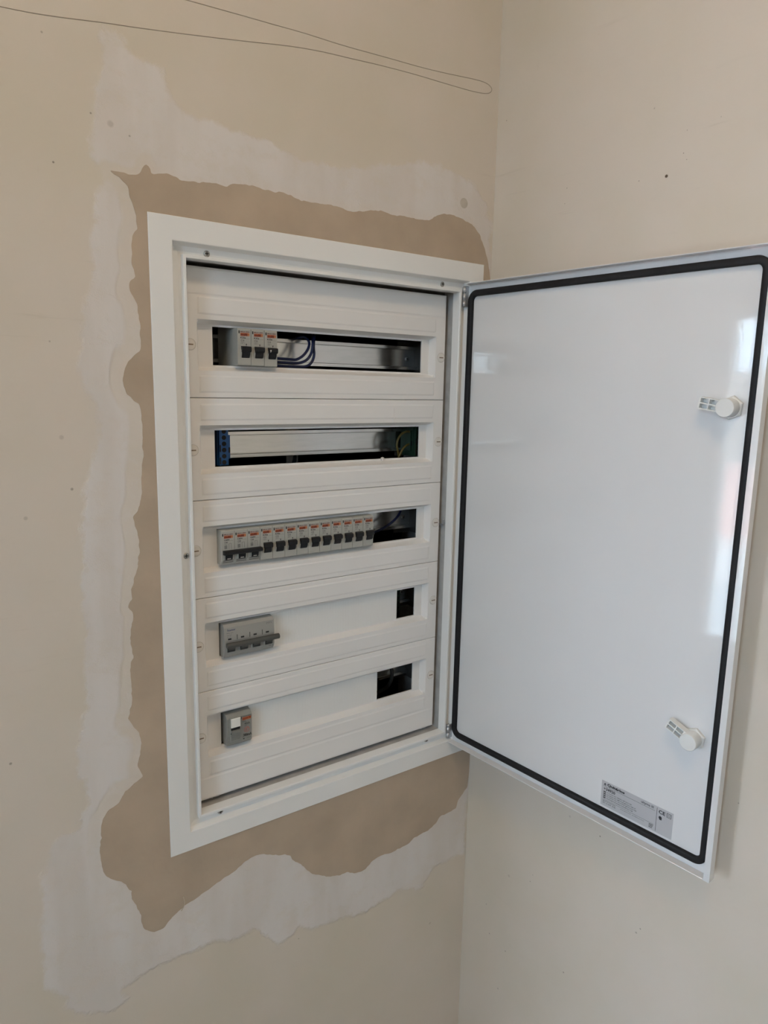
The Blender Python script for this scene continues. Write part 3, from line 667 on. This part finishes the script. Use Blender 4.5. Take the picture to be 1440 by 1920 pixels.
x0 = 111.6
first, org = single_pole(x0, ROWS[0], 'leftmost of the three grey breakers in the top row', 'breakers in the top row')
def place(x, zc, label, group):
    o = dup(first, (x + 8.8, YB, zc - 22.5), label); o['group'] = group; return o
place(x0 + 18.1, ROWS[0], 'middle grey breaker of the three in the top row', 'breakers in the top row')
third = place(x0 + 36.2, ROWS[0] - 0.35, 'top row breaker with a chip and painted white glint on its toggle, beside the blue wires', 'breakers in the top row')
b = MB(); b.prism_y([(4.9, 19.8), (6.2, 20.8), (7.0, 20.0), (6.2, 19.1), (6.4, 18.3), (5.6, 17.6), (5.8, 18.8)], -6.0, -4.6)  # white reflection on the chipped toggle, drawn as a solid white part
o = b.build('chip_glint', M_WHITE, third, (8.8, 0, 0)); o['label'] = 'small chip in the dark toggle with painted white glint'
ordn = ['first', 'second', 'third', 'fourth', 'fifth', 'sixth', 'seventh', 'eighth', 'ninth', 'tenth']
xs3 = 139.0
for i in range(10):
    lab = ('grey one-module breaker touching the three-pole breaker in the middle row' if i == 0 else
           'last grey one-module breaker of the middle row, next to the dark empty opening' if i == 9 else
           '%s grey one-module breaker counted from the three-pole breaker in the middle row' % ordn[i])
    place(xs3 + i * 18.0 + (0.15 if i == 9 else 0), ROWS[2] + (0.0 if i % 3 else 0.25), lab, 'one-module breakers in the middle row')

# three-pole breaker, row three
def three_pole():
    x, w, zc = 84.95, 53.9, ROWS[2]; zb, zt = zc - 22.6, zc + 22.6; org = (x + w / 2, YB, zb)
    t = thing('three_pole_breaker', 'wide grey three-pole breaker with one joined black handle', 'circuit breaker', org)
    b = MB(); pr = nose_profile(zb, zt); pr = [(YB + 4.0 if i == 0 else y, z) for i, (y, z) in enumerate(pr)]
    pr[0] = (YB + 0.2, zb + 5.5); pr[1] = (YB + 3.0, zb)
    b.prism_x(pr, x, x + w)
    for i in range(3):
        for cx in (x + i * 18 + 4.2, x + i * 18 + 15.2):
            b.prism_x([(YB, zt - 38.0), (YB - 1.6, zt - 37.6), (YB - 1.6, zt - 31.0), (YB, zt - 30.6)], cx - 0.9, cx + 0.9)
    b.build('body', M_BODY, t, org, bevel=0.6)
    b = MB()
    for i in range(3):
        for dz in (39.2, 41.4): b.box(x + i * 18 + 2.2, x + i * 18 + 16.2, YB + (0.05 if dz < 40 else 0.9), YB + 3, zt - dz - 0.55, zt - dz + 0.35)
    for i in (1, 2): b.box(x + i * 18 - 0.15, x + i * 18 + 0.15, YB - 0.04, YB + 1, zb + 6, zt - 1)
    b.build('slot', mat('grey_slot', (0.10, 0.09, 0.08), 0.7), t, org)
    b = MB()
    b.prism_x([(YB, zt - 31.6), (YB - 5.5, zt - 31.0), (YB - 7.4, zt - 29.6), (YB - 7.4, zt - 27.2), (YB - 6.0, zt - 26.0), (YB, zt - 25.6)], x + 2.0, x + w + 0.6)
    for i in range(3):
        b.prism_x([(YB + 0.3, zt - 38.6), (YB - 1.2, zt - 38.2), (YB - 2.6, zt - 36.4), (YB - 3.6, zt - 31.6), (YB + 0.3, zt - 31.2)], x + i * 18 + 5.2, x + i * 18 + 14.2)
    b.build('handle', M_TOGGLE, t, org, bevel=0.4)
    b = MB()
    for i in range(3):
        print_block(b, 18, zt - 1.0, x + i * 18, ('C60N', 'C40', '400V~'), YB - 0.08)
        xx = x + i * 18
        for k in range(3): b.flat(xx + 4.2, xx + 8.0, zt - 20.4 - k * 1.6, zt - 19.5 - k * 1.6, YB - 0.08, 6)
        for dx in (10.2, 13.4): b.flat(xx + dx, xx + dx + 0.35, zt - 24.4, zt - 17.0, YB - 0.08, 6)
        b.flat(xx + 10.2, xx + 13.7, zt - 17.3, zt - 17.0, YB - 0.08, 6)
        b.flat(xx + 6.6, xx + 11.4, zt - 36.9, zt - 35.7, YB - 3.2, 0)
    b.build('printing', INKS, t, org, fix=False)
three_pole()

# four-pole main switch, row four
def main_switch():
    x, w, zc = 86.4, 72.0, ROWS[3]; zb, zt = zc - 22.6, zc + 22.6; org = (x + w / 2, YB, zb)
    t = thing('main_switch', 'wide grey four-pole main switch with a long round handle bar', 'main switch', org)
    b = MB(); pr = nose_profile(zb, zt); pr[0] = (YB + 1.5, zb + 4.0); pr[1] = (YB + 4.5, zb); pr[8] = (YB + 4.5, zt); pr[9] = (YB + 1.0, zt - 4.0)
    pr.insert(10, (YB, zt - 19.0)); pr.insert(11, (YB + 0.0, zt - 36.5))
    b.prism_x(pr, x, x + w)
    for i in range(4):
        for cx in (x + i * 18 + 2.6, x + i * 18 + 15.4):
            b.prism_x([(YB, zt - 37.4), (YB - 1.4, zt - 36.8), (YB - 1.4, zt - 28.0), (YB, zt - 27.4)], cx - 1.1, cx + 1.1)
    b.build('body', M_MAIN, t, org, bevel=0.8)
    b = MB(); b.cyl((x + 1.6, YB - 4.4, zt - 26.4), 0, 3.7, w + 3.0, 24)
    for i in range(4): b.prism_x([(YB + 0.2, zt - 37.2), (YB - 1.4, zt - 36.8), (YB - 2.4, zt - 33.8), (YB - 4.6, zt - 29.6), (YB - 2.0, zt - 26.4), (YB + 0.2, zt - 26.0)], x + i * 18 + 4.1, x + i * 18 + 13.9)
    b.build('handle', M_BAR, t, org, bevel=0.3)
    b = MB()
    for i in range(4):
        xx = x + i * 18; b.box(xx + 5.2, xx + 9.8, YB - 0.12, YB + 1, zt - 20.4, zt - 18.2)
        if i: b.box(xx - 0.35, xx + 0.35, YB - 0.1, YB + 1, zt - 21.6, zt - 14.8)
    for i in range(4): b.box(x + i * 18 + 4.1, x + i * 18 + 13.9, YB - 2.55, YB - 1.2, zt - 35.2, zt - 34.2)
    b.build('indicator', M_INK, t, org)
    b = MB(); y = YB - 0.02
    def yv(z): return YB + max(0.0, (z - (zt - 19.0)) / 15.0) * 1.0 - 0.12
    b.text('hager', x + 4.9, zt - 5.6, 10.8, 4.6, yv(zt - 6) - 0.05, 1); b.text('hager', x + 5.1, zt - 5.6, 10.8, 4.6, yv(zt - 6) - 0.06, 1); b.text('SBN 463', x + 3.4, zt - 10.6, 9.0, 1.6, yv(zt - 10), 2)
    b.text('63A 400V', x + 4.2, zt - 13.4, 6.4, 1.3, yv(zt - 13), 2); b.text('AC-22A', x + 4.2, zt - 15.8, 5.4, 1.2, yv(zt - 15), 2)
    b.flat(x + 3, x + w - 1, zt - 22.7, zt - 22.4, YB - 0.1, 2)
    for i in range(4): b.flat(x + 60.5 + i * 2.4, x + 60.9 + i * 2.4, zt - 11.6, zt - 6.4, yv(zt - 6) - 0.05, 2)
    b.flat(x + 60.5, x + 68.2, zt - 6.6, zt - 6.3, yv(zt - 6) - 0.05, 2); b.text('0-I', x + 64, zt - 38.6, 5.5, 1.6, YB + 0.2, 2)
    b.build('printing', [M_MAIN, M_BLUEINK, M_GREYINK], t, org, fix=False)
main_switch()

# residual current device, row five
def rcd():
    x, w, zc = 87.6, 36.0, ROWS[4]; zb, zt = zc - 22.2, zc + 22.4; org = (x + w / 2, YB, zb)
    t = thing('residual_current_device', 'grey two-module residual current device with a white test button', 'circuit breaker', org)
    b = MB(); pr = nose_profile(zb, zt); pr[0] = (YB + 0.5, zb + 3.0); pr[1] = (YB + 3.0, zb); pr[8] = (YB + 5.0, zt); pr[9] = (YB, zt - 5.0)
    b.prism_x(pr, x, x + w); b.box(x + 3.2, x + 20.4, YB - 1.0, YB + 1, zt - 38.5, zt - 3.4)
    b.build('body', M_RCD, t, org, bevel=0.9)
    b = MB(); b.cbox(x + 5.2, x + 18.4, YB - 2.6, YB, zt - 17.6, zt - 5.0, 0.5); b.build('test_button', M_WHITE, t, org)
    b = MB(); b.box(x + 5.2, x + 18.0, YB - 1.15, YB, zt - 21.6, zt - 17.7); b.build('slot', M_DARK, t, org)
    b = MB(); z1 = zt - 21.6
    b.prism_x([(YB - 0.9, z1), (YB - 3.4, z1 - 0.6), (YB - 3.8, z1 - 3.6), (YB - 2.6, z1 - 4.2), (YB - 2.6, z1 - 7.4), (YB - 1.9, z1 - 8.0), (YB - 1.9, z1 - 11.2), (YB - 1.1, z1 - 12.0), (YB - 1.1, z1 - 14.4), (YB - 0.9, z1 - 15)], x + 5.6, x + 18.2)
    b.build('toggle', mat('mid_grey_toggle', (0.20, 0.20, 0.185), 0.5), t, org, bevel=0.3)
    b = MB(); y = YB - 0.1; X = x + 21.6
    b.flat(X - 1.4, X - 0.3, zt - 9.0, zt - 5.4, y, 1); b.text('MERLIN GERIN', X + 0.6, zt - 5.2, 12.4, 1.4, y, 1)
    b.flat(X + 0.5, X + 13.0, zt - 11.6, zt - 7.2, y, 3); b.text('multi 9', X + 1.0, zt - 7.8, 11.2, 3.0, y - 0.05, 2); b.flat(X + 5, X + 13.0, zt - 11.6, zt - 10.7, y - 0.02, 4)
    b.text("ID'clic", X + 0.6, zt - 12.3, 5.0, 2.0, y, 1); b.flat(X + 6.2, X + 13.2, zt - 13.0, zt - 12.8, y, 5)
    b.text('40A', X + 3.2, zt - 15.2, 8.2, 3.4, y, 1); b.text('240V~', X + 3.4, zt - 19.4, 4.0, 1.4, y, 5)
    for a in range(0, 360, 15):
        c, s = math.cos(math.radians(a)), math.sin(math.radians(a)); c2, s2 = math.cos(math.radians(a + 15)), math.sin(math.radians(a + 15))
        b.add([(X + 6.4 + r * q, y, zt - 25.6 + r * p) for r, q, p in ((3.3, c, s), (3.9, c, s), (3.9, c2, s2), (3.3, c2, s2))], [(0, 1, 2, 3)], 6)
    b.flat(X + 5.2, X + 6.4, zt - 27.6, zt - 23.6, y, 6); b.flat(X + 6.4, X + 9.0, zt - 24.0, zt - 23.4, y, 6)
    b.text('300mA', X + 1.4, zt - 31.2, 12.0, 4.0, y - 0.03, 1); b.text('300mA', X + 1.6, zt - 31.2, 12.0, 4.0, y - 0.04, 1)
    b.cyl((X + 2.2, y - 0.05, zt - 38.2), 1, 0.9, 0.1, 12, 1); b.text('23009', X + 6.4, zt - 37.4, 5.6, 1.3, y, 5); b.cyl((x + 5.4, YB - 1.3, zt - 26.0), 1, 0.9, 1, 10, 1)
    b.build('printing', [M_RCD, M_INK, M_BROWN, M_ORANGE, M_ORANGE2, M_GREYINK, M_RED], t, org, fix=False)
rcd()

# terminal blocks and wires behind the openings
def terminal(name, label, x0, x1, zc, m, side, y0=58.0):
    h = 24.0; org = ((x0 + x1) / 2, y0, zc - h); t = thing(name, label, 'terminal block', org)
    b = MB(); b.box(x0, x1, y0, 86, zc - h, zc + h)
    s0, s1 = (x1, x1 + 3.6) if side > 0 else (x0 - 3.6, x0)
    b.box(s0, s1, y0 + 3, 86, zc - 16, zc + 15)
    b.box(x0 + 1, x0 + 4.5, y0 - 4, y0, zc - h, zc + h)
    b.build('body', m, t, org, bevel=0.5)
    b = MB()
    for i in range(6):
        b.cyl(((x0 + x1) / 2 + 1.6, y0 - 0.15, zc + 20.0 - i * 8.0), 1, 3.0, 0.5, 16)
    b.box(s0 + 1.2, s1 - 0.2, y0 + 2.7, y0 + 4, zc - 8, zc - 1); b.box(x0 + 1.6, x0 + 3.4, y0 - 4.2, y0 - 3, zc - 6, zc + 3); b.box(x0 + 1.6, x0 + 3.4, y0 - 4.2, y0 - 3, zc - 22, zc - 13)
    o = b.build('screw_hole', M_DARK, t, org, fix=False)
    return t
terminal('neutral_terminal', 'blue terminal block with a column of round screw holes', 96.5, 112.0, ROWS[1], M_BLUE, 1)
terminal('earth_terminal', 'green terminal block behind the second row opening, beside yellow-green wires', 415.0, 428.0, ROWS[1], M_GREEN, -1)
terminal('earth_terminal', 'dark green terminal block behind the narrow opening in the fourth row', 396.0, 409.0, ROWS[3], M_GREEN, -1, 74.0)
def wire(name, label, path, r, m, group):
    p0 = path[0]; b = MB(); b.tube(path, r, 10, sub=5)
    return tag(b.build(name, m, None, p0), label, 'wire', group)
g = 'blue wires in the top row'
wire('wire', 'blue wire in the top row with the tightest hooked bend, uppermost of three', [(164, 58, -146.2), (183.9, 58, -146.6), (203.0, 58, -147.2), (211.9, 58, -146.9), (221.7, 58, -141.5), (229.2, 58, -132.7), (232.5, 60, -124.0), (230.8, 64, -117.7), (226.7, 68, -115.8), (221.7, 74, -117.5), (220, 90, -119)], 1.9, M_WIREBLUE, g)
wire('wire', 'blue wire in the top row, middle one of the three bending up', [(164, 60, -151.2), (184.9, 60, -151.4), (206.5, 60, -152.0), (219.5, 60, -150.8), (230.3, 60, -145.4), (236.1, 60, -136.6), (237.8, 60, -127.2), (238.6, 61, -121.4), (241.1, 66, -115.0), (246, 80, -110)], 1.9, M_WIREBLUE, g)
wire('wire', 'blue wire in the top row, lowest and outermost of the three bends', [(164, 62, -156.2), (185.9, 62, -156.2), (217.3, 62, -156.5), (230.6, 62, -154.7), (238.1, 62, -148.6), (241.4, 62, -139.1), (240.6, 62, -129.8), (241.4, 63, -121.9), (244.9, 68, -114.8), (250, 80, -109)], 1.9, M_WIREBLUE, g)
g = 'yellow-green wires in the second row'
wire('wire', 'yellow-green wire making the larger loop beside the green terminal block', [(418, 66, -251), (407.4, 62, -247.8), (397.2, 62, -250.1), (389.3, 62, -258.0), (386.6, 62, -267.7), (388.9, 62, -277.6), (392.2, 64, -287.6), (394, 66, -297)], 1.7, M_WIREYG, g)
wire('wire', 'yellow-green wire making the smaller lower loop beside the green terminal block', [(415, 66, -267), (403.5, 60, -268.9), (396.5, 60, -274.4), (391.6, 60, -282.5), (389.8, 62, -288.9), (389, 66, -298)], 1.7, M_WIREYG, g)
wire('wire', 'black wire curving behind the lowest opening', [(372, 84, -600), (378, 72, -612), (387, 66, -628), (390, 66, -644), (386, 70, -662), (376, 84, -676)], 3.0, M_WIREBLACK, None)
wire('wire', 'short black wire slanting below the rail in the second row', [(238, 112, -284), (232, 104, -292), (226, 100, -300), (222, 104, -312)], 3.0, M_WIREBLACK, None)
wire('wire', 'dark blue wire looping behind the empty end of the middle row', [(356, 84, -408), (374, 74, -398), (394, 72, -386), (406, 74, -372), (404, 82, -358)], 1.9, M_WIREBLUE, None)
wire('wire', 'short yellow-green wire end in the gap under the lowest cover', [(374, 52, -735.0), (378, 44, -734.6), (384, 40, -735.0), (390, 46, -735.6)], 1.7, M_WIREYG, None)
